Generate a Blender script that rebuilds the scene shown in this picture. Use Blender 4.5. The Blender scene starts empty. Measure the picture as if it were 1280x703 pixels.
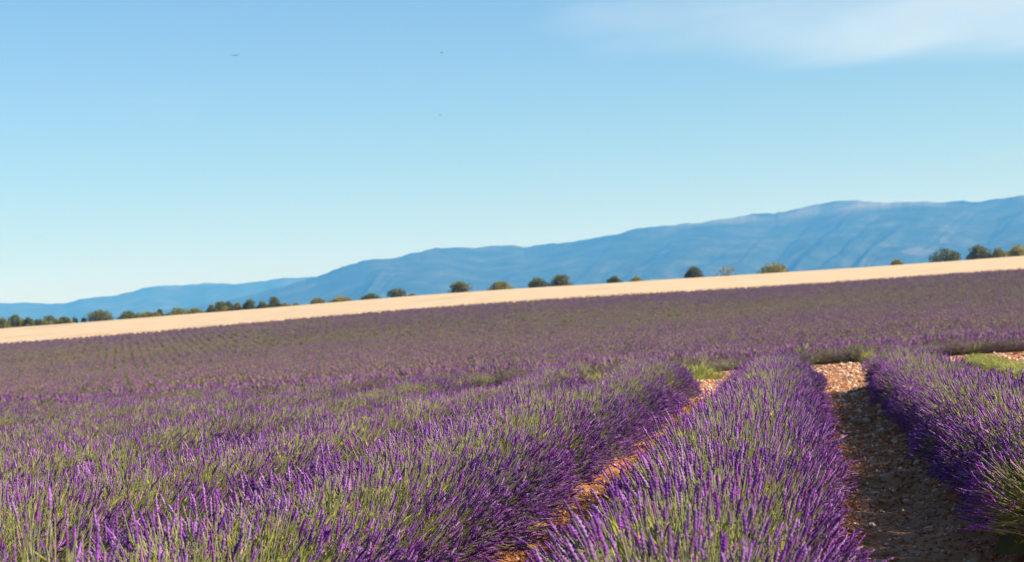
import bpy, math, random
import numpy as np
from mathutils import Matrix, Vector, noise as mnoise

random.seed(7)
rng = np.random.default_rng(11)
R = math.radians
scene = bpy.context.scene
COL = scene.collection

# ------------------------------------------------------------------ camera
F_PX = 2388.0                       # focal length in pixels of the 1280-wide photo
CAM_H = 1.30
CAM_ROT = (Matrix.Rotation(R(8.56), 3, 'Z') @ Matrix.Rotation(R(90 + 1.16), 3, 'X')
           @ Matrix.Rotation(R(-4.1), 3, 'Z'))
cam_d = bpy.data.cameras.new('camera')
cam = bpy.data.objects.new('camera', cam_d)
COL.objects.link(cam)
cam.matrix_world = Matrix.Translation((0, 0, CAM_H)) @ CAM_ROT.to_4x4()
cam_d.sensor_width = 36.0
cam_d.lens = 36.0 * F_PX / 1280.0
cam_d.clip_start = 0.1
cam_d.clip_end = 80000.0
cam_d.dof.use_dof = True
cam_d.dof.focus_distance = 9.2
cam_d.dof.aperture_fstop = 6.5
scene.camera = cam

# ------------------------------------------------------------------ light
SUN_EL, SUN_AZ = 30.0, 97.0         # azimuth clockwise from the row direction (+Y)
world = bpy.data.worlds.new('World')
scene.world = world
world.use_nodes = True
wn, wl = world.node_tree.nodes, world.node_tree.links
wn.clear()
sky = wn.new('ShaderNodeTexSky')
sky.sky_type = 'NISHITA'
sky.sun_disc = False
sky.sun_elevation = R(SUN_EL)
sky.sun_rotation = R(SUN_AZ)
sky.altitude = 300.0
sky.air_density = 1.25
sky.dust_density = 0.0
sky.ozone_density = 7.5
bg = wn.new('ShaderNodeBackground')
bg.inputs['Strength'].default_value = 0.073
wo = wn.new('ShaderNodeOutputWorld')
# thin cirrus: direction projected on a flat layer, noise stretched along it
tc = wn.new('ShaderNodeTexCoord')
sep = wn.new('ShaderNodeSeparateXYZ')
wl.new(tc.outputs['Generated'], sep.inputs[0])
zc = wn.new('ShaderNodeMath'); zc.operation = 'MAXIMUM'; zc.inputs[1].default_value = 0.03
wl.new(sep.outputs['Z'], zc.inputs[0])
inv = wn.new('ShaderNodeMath'); inv.operation = 'DIVIDE'; inv.inputs[0].default_value = 1.0
wl.new(zc.outputs[0], inv.inputs[1])
vs = wn.new('ShaderNodeVectorMath'); vs.operation = 'SCALE'
wl.new(tc.outputs['Generated'], vs.inputs[0]); wl.new(inv.outputs[0], vs.inputs['Scale'])
mp = wn.new('ShaderNodeMapping')
mp.inputs['Location'].default_value = (0.9, -5.35, 0)
mp.inputs['Rotation'].default_value = (0, 0, R(0))
mp.inputs['Scale'].default_value = (0.9, 0.75, 0)
wl.new(vs.outputs[0], mp.inputs[0])
n1 = wn.new('ShaderNodeTexNoise')
n1.inputs['Scale'].default_value = 0.55
n1.inputs['Detail'].default_value = 4
n1.inputs['Roughness'].default_value = 0.52
n1.inputs['Distortion'].default_value = 0.5
wl.new(mp.outputs[0], n1.inputs['Vector'])
# one broad wisp (an ellipse on the layer, broken up by the noise) over sparse streaks everywhere
off = wn.new('ShaderNodeVectorMath'); off.operation = 'SUBTRACT'; off.inputs[1].default_value = (0.85, 7.3, 1.0)
wl.new(vs.outputs[0], off.inputs[0])
scl = wn.new('ShaderNodeVectorMath'); scl.operation = 'MULTIPLY'; scl.inputs[1].default_value = (1 / 2.1, 1 / 1.7, 0.0)
wl.new(off.outputs[0], scl.inputs[0])
ln = wn.new('ShaderNodeVectorMath'); ln.operation = 'LENGTH'; wl.new(scl.outputs[0], ln.inputs[0])
wisp = wn.new('ShaderNodeMapRange'); wisp.interpolation_type = 'SMOOTHSTEP'
wisp.inputs['From Min'].default_value = 1.15; wisp.inputs['From Max'].default_value = 0.25; wisp.inputs['To Max'].default_value = 0.48
wl.new(ln.outputs['Value'], wisp.inputs['Value'])
add = wn.new('ShaderNodeMath'); add.operation = 'ADD'
wl.new(n1.outputs['Fac'], add.inputs[0]); wl.new(wisp.outputs[0], add.inputs[1])
cr = wn.new('ShaderNodeMapRange'); cr.interpolation_type = 'SMOOTHSTEP'
cr.inputs['From Min'].default_value = 0.60
cr.inputs['From Max'].default_value = 0.98
cr.inputs['To Max'].default_value = 0.66
wl.new(add.outputs[0], cr.inputs['Value'])
mx = wn.new('ShaderNodeMix'); mx.data_type = 'RGBA'
mx.inputs['B'].default_value = (5.6, 6.4, 6.9, 1)
wl.new(cr.outputs[0], mx.inputs['Factor'])
wl.new(sky.outputs[0], mx.inputs['A'])
wl.new(mx.outputs['Result'], bg.inputs['Color'])
wl.new(bg.outputs[0], wo.inputs['Surface'])

sun_d = bpy.data.lights.new('sun', 'SUN')
sun_d.energy = 4.9
sun_d.angle = R(0.53)
sun_d.color = (1.0, 0.89, 0.75)
sun = bpy.data.objects.new('sun', sun_d)
COL.objects.link(sun)
to_sun = Vector((math.sin(R(SUN_AZ)) * math.cos(R(SUN_EL)), math.cos(R(SUN_AZ)) * math.cos(R(SUN_EL)), math.sin(R(SUN_EL))))
sun.rotation_euler = to_sun.to_track_quat('Z', 'Y').to_euler()
sun.location = (30, -5, 40)

scene.view_settings.view_transform = 'Standard'
scene.view_settings.look = 'None'
scene.view_settings.gamma = 1.0
scene.view_settings.exposure = 0.95
scene.render.engine = 'CYCLES'
scene.cycles.use_denoising = True
scene.cycles.denoiser = 'OPENIMAGEDENOISE'
scene.cycles.denoising_input_passes = 'RGB_ALBEDO_NORMAL'
scene.cycles.max_bounces = 8
scene.cycles.diffuse_bounces = 5
scene.cycles.transmission_bounces = 3
scene.cycles.volume_bounces = 3

# ------------------------------------------------------------------ helpers
def pix_dir(u, v):
    d = CAM_ROT @ Vector(((u - 640) / F_PX, -(v - 351.5) / F_PX, -1.0))
    return d

def at_y(u, v, y):                  # the point that pixel sees at forward distance y
    d = pix_dir(u, v); k = y / d.y
    return Vector((d.x * k, y, CAM_H + d.z * k))

def sstep(a, b, x):
    t = np.clip((np.asarray(x, float) - a) / (b - a), 0, 1)
    return t * t * (3 - 2 * t)

GY = np.array([-4000, -100, 0, 36, 50, 75, 110, 160, 230, 280, 330, 380, 430, 480, 530, 580, 625, 650, 700, 800, 1200, 3000, 26000], float)
GZ = np.array([-8, -1, 0, 0, -0.45, -1.3, -2.05, -2.35, -2.45, -2.2, -1.3, 0.3, 2.3, 4.25, 6.2, 8.1, 9.55, 9.85, 8.7, 3, -25, -60, -60], float)
_fy = np.concatenate([np.linspace(-4000, -100, 40), np.linspace(-95, 800, 900), np.linspace(820, 26000, 500)])
_fz = np.interp(_fy, GY, GZ)
def _smooth():
    m = (_fy > 30) & (_fy < 790)
    z = _fz.copy()
    for _ in range(160):
        z2 = z.copy(); z2[1:-1] = 0.25 * z[:-2] + 0.5 * z[1:-1] + 0.25 * z[2:]
        w = sstep(36, 60, _fy) * (1 - sstep(700, 780, _fy))
        z = z * (1 - w) + z2 * w
    return z
_fz = _smooth()
def gz(y):
    return np.interp(y, _fy, _fz)

def mesh_np(name, verts, faces, mats, midx=None, tint=None, smooth=False):
    """verts (n,3); faces (m,3) or (m,4)"""
    verts = np.asarray(verts, np.float32); faces = np.asarray(faces, np.int32)
    me = bpy.data.meshes.new(name)
    k = faces.shape[1]
    me.vertices.add(len(verts)); me.vertices.foreach_set('co', verts.ravel())
    me.loops.add(faces.size); me.loops.foreach_set('vertex_index', faces.ravel())
    me.polygons.add(len(faces))
    me.polygons.foreach_set('loop_start', np.arange(0, faces.size, k, dtype=np.int32))
    for m in mats: me.materials.append(m)
    if midx is not None: me.polygons.foreach_set('material_index', np.asarray(midx, np.int32))
    if smooth: me.polygons.foreach_set('use_smooth', np.ones(len(faces), bool))
    if tint is not None:
        a = me.attributes.new('tint', 'FLOAT_COLOR', 'POINT')
        t = np.ones((len(verts), 4), np.float32); t[:, :3] = tint
        a.data.foreach_set('color', t.ravel())
    me.update(calc_edges=True)
    me.validate()
    return me

def link(name, me, parent=None, label=None, cat=None, group=None, kind=None, loc=None):
    o = bpy.data.objects.new(name, me)
    COL.objects.link(o)
    if parent is not None: o.parent = parent
    if label: o['label'] = label
    if cat: o['category'] = cat
    if group: o['group'] = group
    if kind: o['kind'] = kind
    if loc is not None: o.location = loc
    return o

def nmat(name):
    m = bpy.data.materials.new(name); m.use_nodes = True
    nt = m.node_tree; nt.nodes.clear()
    return m, nt.nodes, nt.links

def plant_mat(name, transl=0.25, rough=0.75, noise_amp=0.25, noise_scale=60.0, fixed=None, spec=0.2):
    """diffuse + translucent plant surface coloured by the tint attribute with fine variation"""
    m, N, L = nmat(name)
    out = N.new('ShaderNodeOutputMaterial')
    if fixed is None:
        at = N.new('ShaderNodeAttribute'); at.attribute_name = 'tint'; src = at.outputs['Color']
    else:
        rgb = N.new('ShaderNodeRGB'); rgb.outputs[0].default_value = (*fixed, 1); src = rgb.outputs[0]
    tcn = N.new('ShaderNodeTexCoord')
    nz = N.new('ShaderNodeTexNoise'); nz.inputs['Scale'].default_value = noise_scale; nz.inputs['Detail'].default_value = 3
    L.new(tcn.outputs['Object'], nz.inputs['Vector'])
    mr = N.new('ShaderNodeMapRange')
    mr.inputs['From Min'].default_value = 0.25; mr.inputs['From Max'].default_value = 0.75
    mr.inputs['To Min'].default_value = 1 - noise_amp; mr.inputs['To Max'].default_value = 1 + noise_amp
    L.new(nz.outputs['Fac'], mr.inputs['Value'])
    oi = N.new('ShaderNodeObjectInfo')
    mr2 = N.new('ShaderNodeMapRange'); mr2.inputs['To Min'].default_value = 0.88; mr2.inputs['To Max'].default_value = 1.12
    L.new(oi.outputs['Random'], mr2.inputs['Value'])
    mu = N.new('ShaderNodeMath'); mu.operation = 'MULTIPLY'
    L.new(mr.outputs[0], mu.inputs[0]); L.new(mr2.outputs[0], mu.inputs[1])
    vm = N.new('ShaderNodeVectorMath'); vm.operation = 'SCALE'
    L.new(src, vm.inputs[0]); L.new(mu.outputs[0], vm.inputs['Scale'])
    p = N.new('ShaderNodeBsdfPrincipled')
    p.inputs['Roughness'].default_value = rough
    p.inputs['Specular IOR Level'].default_value = spec
    L.new(vm.outputs[0], p.inputs['Base Color'])
    t = N.new('ShaderNodeBsdfTranslucent'); L.new(vm.outputs[0], t.inputs['Color'])
    ms = N.new('ShaderNodeMixShader'); ms.inputs[0].default_value = transl
    L.new(p.outputs[0], ms.inputs[1]); L.new(t.outputs[0], ms.inputs[2])
    L.new(ms.outputs[0], out.inputs['Surface'])
    return m

def ramp_mat(name, stops, scale, detail=6, rough=0.9, bump=0.0, bump_scale=30.0, second=None, coord='Object', spec=0.2):
    """noise-driven colour ramp; second=(scale, colour, lo, hi) lays patches of another colour"""
    m, N, L = nmat(name)
    out = N.new('ShaderNodeOutputMaterial')
    p = N.new('ShaderNodeBsdfPrincipled'); p.inputs['Roughness'].default_value = rough
    p.inputs['Specular IOR Level'].default_value = spec
    tcn = N.new('ShaderNodeTexCoord')
    nz = N.new('ShaderNodeTexNoise'); nz.inputs['Scale'].default_value = scale; nz.inputs['Detail'].default_value = detail
    nz.inputs['Roughness'].default_value = 0.6
    L.new(tcn.outputs[coord], nz.inputs['Vector'])
    rp = N.new('ShaderNodeValToRGB')
    e = rp.color_ramp.elements
    e[0].position, e[0].color = stops[0][0], (*stops[0][1], 1)
    e[1].position, e[1].color = stops[-1][0], (*stops[-1][1], 1)
    for s in stops[1:-1]:
        x = e.new(s[0]); x.color = (*s[1], 1)
    L.new(nz.outputs['Fac'], rp.inputs['Fac'])
    colout = rp.outputs['Color']
    if second:
        n2 = N.new('ShaderNodeTexNoise'); n2.inputs['Scale'].default_value = second[0]; n2.inputs['Detail'].default_value = 5
        L.new(tcn.outputs[coord], n2.inputs['Vector'])
        mr = N.new('ShaderNodeMapRange'); mr.inputs['From Min'].default_value = second[2]; mr.inputs['From Max'].default_value = second[3]
        L.new(n2.outputs['Fac'], mr.inputs['Value'])
        mxn = N.new('ShaderNodeMix'); mxn.data_type = 'RGBA'
        L.new(mr.outputs[0], mxn.inputs['Factor']); L.new(colout, mxn.inputs['A'])
        mxn.inputs['B'].default_value = (*second[1], 1)
        colout = mxn.outputs['Result']
    L.new(colout, p.inputs['Base Color'])
    if bump > 0:
        n3 = N.new('ShaderNodeTexNoise'); n3.inputs['Scale'].default_value = bump_scale; n3.inputs['Detail'].default_value = 8
        L.new(tcn.outputs[coord], n3.inputs['Vector'])
        b = N.new('ShaderNodeBump'); b.inputs['Strength'].default_value = 0.9; b.inputs['Distance'].default_value = bump
        L.new(n3.outputs['Fac'], b.inputs['Height']); L.new(b.outputs[0], p.inputs['Normal'])
    L.new(p.outputs[0], out.inputs['Surface'])
    return m

M_soil = ramp_mat('stony_red_soil', [(0.30, (0.21, 0.066, 0.020)), (0.46, (0.36, 0.140, 0.052)), (0.60, (0.44, 0.215, 0.105)), (0.72, (0.60, 0.40, 0.25))],
                  5.0, detail=10, bump=0.03, bump_scale=22.0, second=(0.7, (0.38, 0.185, 0.09), 0.5, 0.75))
M_stone = ramp_mat('limestone_pebble', [(0.3, (0.48, 0.31, 0.19)), (0.5, (0.67, 0.50, 0.36)), (0.7, (0.80, 0.67, 0.53))], 9.0, bump=0.004, bump_scale=60)
M_wheat_base = ramp_mat('wheat_straw_bed', [(0.3, (0.59, 0.435, 0.255)), (0.7, (0.68, 0.52, 0.32))], 0.12, detail=8, second=(0.035, (0.53, 0.38, 0.20), 0.60, 0.72))
M_wheat = plant_mat('ripe_wheat', 0.2, 0.7, 0.12, 0.5)
M_blossom = plant_mat('lavender_blossom', 0.22, 0.8, 0.28, 90.0)
M_stem = plant_mat('lavender_stem', 0.15, 0.7, 0.22, 30.0)
M_leaf = plant_mat('lavender_leaf', 0.25, 0.7, 0.25, 20.0)
M_tree_leaf = plant_mat('oak_leaf', 0.35, 0.6, 0.3, 1.2)
M_bark = ramp_mat('grey_bark', [(0.3, (0.07, 0.05, 0.035)), (0.7, (0.16, 0.12, 0.085))], 6.0)
M_forest = ramp_mat('mountain_forest', [(0.35, (0.022, 0.040, 0.020)), (0.5, (0.045, 0.065, 0.032)), (0.68, (0.10, 0.11, 0.06))], 0.0016, detail=9)
M_bird = ramp_mat('dark_plumage', [(0.3, (0.015, 0.014, 0.016)), (0.7, (0.04, 0.037, 0.035))], 20.0)

# ------------------------------------------------------------------ ground: one sheet out to the mountains
ROW_PITCH = 1.60
ROW_X0 = -0.355
ROW_END = 27.3
TRACK_FAR = 37.2

def fbm2(x, y, f, seed, octv=4):
    """cheap smooth value noise, numpy"""
    out = np.zeros(np.broadcast(x, y).shape); amp = 1.0; tot = 0
    for o in range(octv):
        r = np.random.default_rng(seed + o * 17)
        tab = r.random((256, 256))
        X = x * f + 31.7 * o; Y = y * f + 11.3 * o
        xi = np.floor(X).astype(int); yi = np.floor(Y).astype(int)
        fx = X - xi; fy = Y - yi
        fx = fx * fx * (3 - 2 * fx); fy = fy * fy * (3 - 2 * fy)
        a = tab[xi & 255, yi & 255]; b = tab[(xi + 1) & 255, yi & 255]
        c = tab[xi & 255, (yi + 1) & 255]; d = tab[(xi + 1) & 255, (yi + 1) & 255]
        out += amp * ((a * (1 - fx) + b * fx) * (1 - fy) + (c * (1 - fx) + d * fx) * fy)
        tot += amp; amp *= 0.5; f *= 2.03
    return out / tot - 0.5

def ground_height(X, Y):
    z = gz(Y).copy() if isinstance(Y, np.ndarray) else gz(Y)
    near = 1 - sstep(42, 60, Y)
    lat = np.mod(X - ROW_X0 + ROW_PITCH / 2, ROW_PITCH) - ROW_PITCH / 2     # 0 at row centre
    ridge = 0.05 * np.cos(lat / ROW_PITCH * 2 * math.pi) * (1 - sstep(ROW_END, ROW_END + 2, Y))
    clods = 0.13 * fbm2(X, Y, 4.0, 3, 4) + 0.05 * fbm2(X, Y, 0.6, 9, 2)
    far = 0.35 * fbm2(X, Y, 0.02, 21, 2) * sstep(70, 120, Y)
    far = far + 1.15 * np.exp(-((X + 85) / 75.0) ** 2) * sstep(330, 470, Y) * (1 - sstep(900, 1500, Y))
    far = far + 0.95 * (1 - sstep(-150, -60, X)) * sstep(530, 615, Y) * (1 - sstep(900, 1500, Y))
    return z + near * (ridge + clods) + far

xl = np.concatenate([-np.geomspace(20000, 14.2, 40), np.arange(-14.0, -2.5, 0.14), np.arange(-2.5, 2.6, 0.055), np.arange(2.6, 6, 0.12), np.geomspace(6.2, 20000, 40)])
yl = np.concatenate([[-3500, -800, -200, -60, -20, -6, 0], np.arange(1, 6, 0.25), np.arange(6, 40, 0.075), np.arange(40, 60, 0.5), np.arange(60, 700, 6.0), np.geomspace(705, 20000, 40)])
GX, GYg = np.meshgrid(xl, yl)
GZg = ground_height(GX, GYg)
nx, ny = len(xl), len(yl)
ids = np.arange(nx * ny).reshape(ny, nx)
fc = np.stack([ids[:-1, :-1], ids[:-1, 1:], ids[1:, 1:], ids[1:, :-1]], -1).reshape(-1, 4)
g_me = mesh_np('ground', np.stack([GX, GYg, GZg], -1).reshape(-1, 3), fc, [M_soil], smooth=True)
ground = link('ground', g_me, kind='structure', label='stony reddish soil between and beyond the lavender rows')

def ground_at(x, y):
    return float(ground_height(np.array([float(x)]), np.array([float(y)]))[0])

# ------------------------------------------------------------------ mountains (ridge profiles at their true distance)
def mountain(name, label, prof, dist_ridge, dist_foot, seed, rel, az_steps, dep_steps, foot_z=-60.0, pale=None):
    prof = np.array(prof, float)
    us = np.linspace(prof[0, 0], prof[-1, 0], az_steps)
    vs_ = np.interp(us, prof[:, 0], prof[:, 1])
    ker = np.array([1, 2, 3, 2, 1.]) / 9
    vs_[2:-2] = np.convolve(vs_, ker, 'same')[2:-2]
    vbase = np.convolve(np.pad(vs_, 12, 'edge'), np.ones(25) / 25, 'valid')
    vs_ += 3.0 * fbm2(us, us * 0, 0.07, seed + 5, 4) + 1.3 * fbm2(us, us * 0, 0.22, seed + 8, 3)
    dirs = np.array([pix_dir(u, v) for u, v in zip(us, vs_)])
    dirs /= np.linalg.norm(dirs[:, :2], axis=1)[:, None]
    dr = dist_ridge * (1 + 0.10 * fbm2(us, us * 0, 0.006, seed, 3))
    top = CAM_H + dirs[:, 2] * dr
    db = np.array([pix_dir(u, v) for u, v in zip(us, vbase)]); db /= np.linalg.norm(db[:, :2], axis=1)[:, None]
    crest = top; smooth_top = CAM_H + db[:, 2] * dr - 6.0
    t = np.concatenate([np.linspace(0, 1, dep_steps), np.linspace(1.06, 1.6, 8)])
    V = np.zeros((len(t), az_steps, 3))
    for j, tt in enumerate(t):
        d = dist_foot + (dr - dist_foot) * tt
        x = dirs[:, 0] * d; y = dirs[:, 1] * d
        top = smooth_top + (crest - smooth_top) * min(1.0, tt) ** 14
        if tt <= 1:
            w = tt ** 1.25
            c = us - 170 * tt + 60 * fbm2(us * 0 + tt * 30, us, 0.018, seed + 2, 3)
            n_a = 1 - np.abs(fbm2(c, us * 0 + tt * 3, 0.0105, seed + 31, 2)) * 4          # main spurs
            n_b = 1 - np.abs(fbm2(c * 1.0 - 60 * tt, us * 0 + tt * 9, 0.032, seed + 61, 3)) * 4   # side spurs
            env = 4 * tt * (1 - tt) * 0.75 + 0.25 * (1 - abs(2 * tt - 1))
            hgt = foot_z + (top - foot_z) * w + (top - foot_z) * env * rel * (0.13 * (n_a - 0.6) + 0.065 * (n_b - 0.6) + 0.05 * fbm2(us - 90 * tt, us * 0 + tt * 420, 0.06, seed + 81, 3)) - (top - foot_z) * 0.10 * env
            # never rise above the skyline ray
            lim = CAM_H + (crest - CAM_H) / dr * d
            hgt = np.minimum(hgt, lim - (1 - tt) * 90)
        else:
            hgt = top - (top - foot_z) * np.clip((tt - 1) / 0.6, 0, 1)
        V[j] = np.stack([x, y, hgt], -1)
    V = V.reshape(-1, 3)
    idm = np.arange(len(t) * az_steps).reshape(len(t), az_steps)
    f = np.stack([idm[:-1, :-1], idm[:-1, 1:], idm[1:, 1:], idm[1:, :-1]], -1).reshape(-1, 4)
    mid = np.zeros(len(f), int)
    me = mesh_np(name, V, f, [pale or M_forest], smooth=True)
    return link(name, me, kind='structure', label=label), V

def mountain_mat(name, ridge_lo, ridge_hi):
    """dark forest with bare limestone where the crest is high and noisy, and a few pale clearings"""
    m, N, L = nmat(name)
    out = N.new('ShaderNodeOutputMaterial')
    p = N.new('ShaderNodeBsdfPrincipled'); p.inputs['Roughness'].default_value = 0.95; p.inputs['Specular IOR Level'].default_value = 0.05
    tcn = N.new('ShaderNodeTexCoord')
    nz = N.new('ShaderNodeTexNoise'); nz.inputs['Scale'].default_value = 0.005; nz.inputs['Detail'].default_value = 9; nz.inputs['Roughness'].default_value = 0.65
    L.new(tcn.outputs['Object'], nz.inputs['Vector'])
    rp = N.new('ShaderNodeValToRGB'); e = rp.color_ramp.elements
    e[0].position, e[0].color = 0.36, (0.016, 0.028, 0.015, 1)
    e[1].position, e[1].color = 0.68, (0.085, 0.088, 0.050, 1)
    x = e.new(0.52); x.color = (0.034, 0.050, 0.026, 1)
    L.new(nz.outputs['Fac'], rp.inputs['Fac'])
    sp = N.new('ShaderNodeSeparateXYZ'); L.new(tcn.outputs['Object'], sp.inputs[0])
    n2 = N.new('ShaderNodeTexNoise'); n2.inputs['Scale'].default_value = 0.0010; n2.inputs['Detail'].default_value = 6
    L.new(tcn.outputs['Object'], n2.inputs['Vector'])
    mr = N.new('ShaderNodeMapRange'); mr.inputs['From Min'].default_value = ridge_lo; mr.inputs['From Max'].default_value = ridge_hi
    L.new(sp.outputs['Z'], mr.inputs['Value'])
    mr2 = N.new('ShaderNodeMapRange'); mr2.inputs['From Min'].default_value = 0.50; mr2.inputs['From Max'].default_value = 0.62
    L.new(n2.outputs['Fac'], mr2.inputs['Value'])
    mu = N.new('ShaderNodeMath'); mu.operation = 'MULTIPLY'; L.new(mr.outputs[0], mu.inputs[0]); L.new(mr2.outputs[0], mu.inputs[1])
    mxn = N.new('ShaderNodeMix'); mxn.data_type = 'RGBA'
    L.new(mu.outputs[0], mxn.inputs['Factor']); L.new(rp.outputs[0], mxn.inputs['A']); mxn.inputs['B'].default_value = (0.30, 0.29, 0.26, 1)
    L.new(mxn.outputs['Result'], p.inputs['Base Color'])
    L.new(p.outputs[0], out.inputs['Surface'])
    return m

far_prof = [(-900, 392), (-600, 372), (-350, 385), (-150, 374), (0, 378.5), (30, 378.5), (60, 379.5), (75, 380), (100, 375), (118, 371.5), (125, 370.5), (140, 370),
            (160, 366), (180, 360), (205, 357), (230, 357.5), (262, 354), (294, 355.5), (320, 352), (351, 348.5), (379, 347.5), (420, 345), (520, 340), (700, 330), (900, 330)]
near_prof = [(-700, 440), (-300, 425), (0, 412), (80, 404), (180, 393), (250, 382), (300, 372), (350, 359), (387, 349), (410, 341.5), (436, 331), (453, 326), (490, 323.5),
             (515, 317), (544, 311), (574, 308.5), (588, 310), (635, 306.5), (658, 308.5), (682, 306), (709, 303.5), (729, 300), (770, 293), (800, 285.5), (820, 284), (841, 281.5),
             (892, 276.5), (920, 271), (960, 266), (969, 267.5), (1000, 259.5), (1025, 255), (1050, 250.5), (1075, 251), (1104, 253.4), (1140, 252), (1179, 253.7), (1201, 251.6),
             (1226, 252.6), (1251, 248), (1280, 243.7), (1330, 238), (1400, 244), (1500, 232), (1650, 238), (1800, 225), (2000, 240), (2300, 250)]
mountain('mountain_ridge', 'long low far mountain ridge fading behind the taller range', far_prof, 16500, 12800, 4, 0.55, 900, 34, pale=mountain_mat('far_ridge_forest', 470, 560))
RANGE_M = mountain_mat('range_forest', 500, 610)
_, RV = mountain('mountain_range', 'long blue wooded mountain range with bare pale crest', near_prof, 12500, 7600, 14, 0.62, 1800, 70, pale=RANGE_M)

# pale clearings cut in the forest at the foot of the range
def add_clearing(mat, u, v, half, seed):
    inv = np.array(CAM_ROT.transposed())
    q = (RV - np.array([0, 0, CAM_H])) @ inv.T
    pu = 640 + F_PX * q[:, 0] / -q[:, 2]; pvv = 351.5 - F_PX * q[:, 1] / -q[:, 2]
    c = RV[np.argmin((pu - u) ** 2 + (pvv - v) ** 2)]
    N, L = mat.node_tree.nodes, mat.node_tree.links
    p = [x for x in N if x.type == 'BSDF_PRINCIPLED'][0]
    old = p.inputs['Base Color'].links[0].from_socket
    tcn = N.new('ShaderNodeTexCoord')
    a = N.new('ShaderNodeVectorMath'); a.operation = 'SUBTRACT'; a.inputs[1].default_value = tuple(c); L.new(tcn.outputs['Object'], a.inputs[0])
    b = N.new('ShaderNodeVectorMath'); b.operation = 'DIVIDE'; b.inputs[1].default_value = half; L.new(a.outputs[0], b.inputs[0])
    ln_ = N.new('ShaderNodeVectorMath'); ln_.operation = 'LENGTH'; L.new(b.outputs[0], ln_.inputs[0])
    nz = N.new('ShaderNodeTexNoise'); nz.inputs['Scale'].default_value = 0.012; L.new(tcn.outputs['Object'], nz.inputs['Vector'])
    s_ = N.new('ShaderNodeMath'); s_.operation = 'ADD'; L.new(ln_.outputs['Value'], s_.inputs[0]); L.new(nz.outputs['Fac'], s_.inputs[1])
    mr = N.new('ShaderNodeMapRange'); mr.inputs['From Min'].default_value = 1.55; mr.inputs['From Max'].default_value = 1.25; L.new(s_.outputs[0], mr.inputs['Value'])
    mx_ = N.new('ShaderNodeMix'); mx_.data_type = 'RGBA'; mx_.inputs['B'].default_value = (0.09, 0.09, 0.085, 1)
    L.new(mr.outputs[0], mx_.inputs['Factor']); L.new(old, mx_.inputs['A']); L.new(mx_.outputs['Result'], p.inputs['Base Color'])
add_clearing(RANGE_M, 1146, 314, (95, 300, 26), 1)
add_clearing(RANGE_M, 1180, 301, (30, 200, 30), 2)

# ------------------------------------------------------------------ lavender
PURPLES = np.array([[0.235, 0.060, 0.370], [0.290, 0.080, 0.400], [0.360, 0.140, 0.470], [0.165, 0.045, 0.310], [0.420, 0.210, 0.520], [0.310, 0.070, 0.360]])
STEMS = np.array([[0.300, 0.305, 0.145], [0.235, 0.255, 0.125], [0.355, 0.350, 0.155], [0.285, 0.260, 0.200]])
LEAVES = np.array([[0.270, 0.290, 0.025], [0.340, 0.345, 0.035], [0.190, 0.220, 0.030], [0.41, 0.38, 0.055]])

SPIKE_T = np.array([-0.34, -0.28, -0.20, 0.0, 0.07, 0.16, 0.25, 0.34, 0.43, 0.52, 0.61, 0.70, 0.80, 0.90, 1.0])
SPIKE_R = np.array([0.16, 0.70, 0.16, 0.20, 0.95, 0.42, 1.12, 0.48, 1.15, 0.50, 1.05, 0.46, 0.85, 0.42, 0.08])
NS = 5

def frames(T):
    up = np.where(np.abs(T[:, 2:3]) < 0.9, np.array([[0, 0, 1.0]]), np.array([[1.0, 0, 0]]))
    A = np.cross(T, up); A /= np.linalg.norm(A, axis=1)[:, None]
    B = np.cross(T, A)
    return A, B

def spikes_geo(P, T, L, Rr, r):
    """P base points, T unit tangents, L lengths, Rr radii -> verts, quads, tint"""
    n = len(P); k = len(SPIKE_T)
    A, B = frames(T)
    bend = r.normal(0, 0.10, (n, 2))
    ang = r.random((n, 1, 1)) * 6.28 + (np.arange(NS) / NS * 2 * math.pi)[None, None, :] + (np.arange(k) * 0.63)[None, :, None]
    rad = Rr[:, None, None] * SPIKE_R[None, :, None] * r.uniform(0.72, 1.28, (n, k, NS))
    ax = L[:, None] * SPIKE_T[None, :]
    cx = bend[:, 0:1] * ax ** 2 / L[:, None]; cy = bend[:, 1:2] * ax ** 2 / L[:, None]
    jit = r.uniform(-0.03, 0.03, (n, k, NS)) * L[:, None, None]
    ring = (P[:, None, None, :] + (ax[:, :, None] + jit)[..., None] * T[:, None, None, :]
            + (cx[:, :, None] + rad * np.cos(ang))[..., None] * A[:, None, None, :]
            + (cy[:, :, None] + rad * np.sin(ang))[..., None] * B[:, None, None, :])
    V = ring.reshape(-1, 3)
    idx = np.arange(n * k * NS).reshape(n, k, NS)
    nxt = np.roll(idx, -1, axis=2)
    Fq = np.stack([idx[:, :-1], nxt[:, :-1], nxt[:, 1:], idx[:, 1:]], -1).reshape(-1, 4)
    base = PURPLES[r.integers(0, len(PURPLES), n)] * r.uniform(0.75, 1.25, (n, 1))
    fade = (r.random((n, 1)) < 0.22) * r.uniform(0.2, 0.65, (n, 1))          # buds not yet open: greyer
    base = base * (1 - fade) + np.array([0.225, 0.175, 0.235]) * fade
    w = np.clip(0.85 + 0.3 * (SPIKE_R - 0.6), 0.6, 1.15)
    tint = base[:, None, None, :] * w[None, :, None, None] * r.uniform(0.8, 1.2, (n, k, NS, 1))
    # calyx rings a touch greyer
    grey = np.array([0.15, 0.12, 0.20])
    g = (SPIKE_R < 0.3)[None, :, None, None] * 0.5
    tint = tint * (1 - g) + grey * g
    return V, Fq, tint.reshape(-1, 3)

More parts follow.
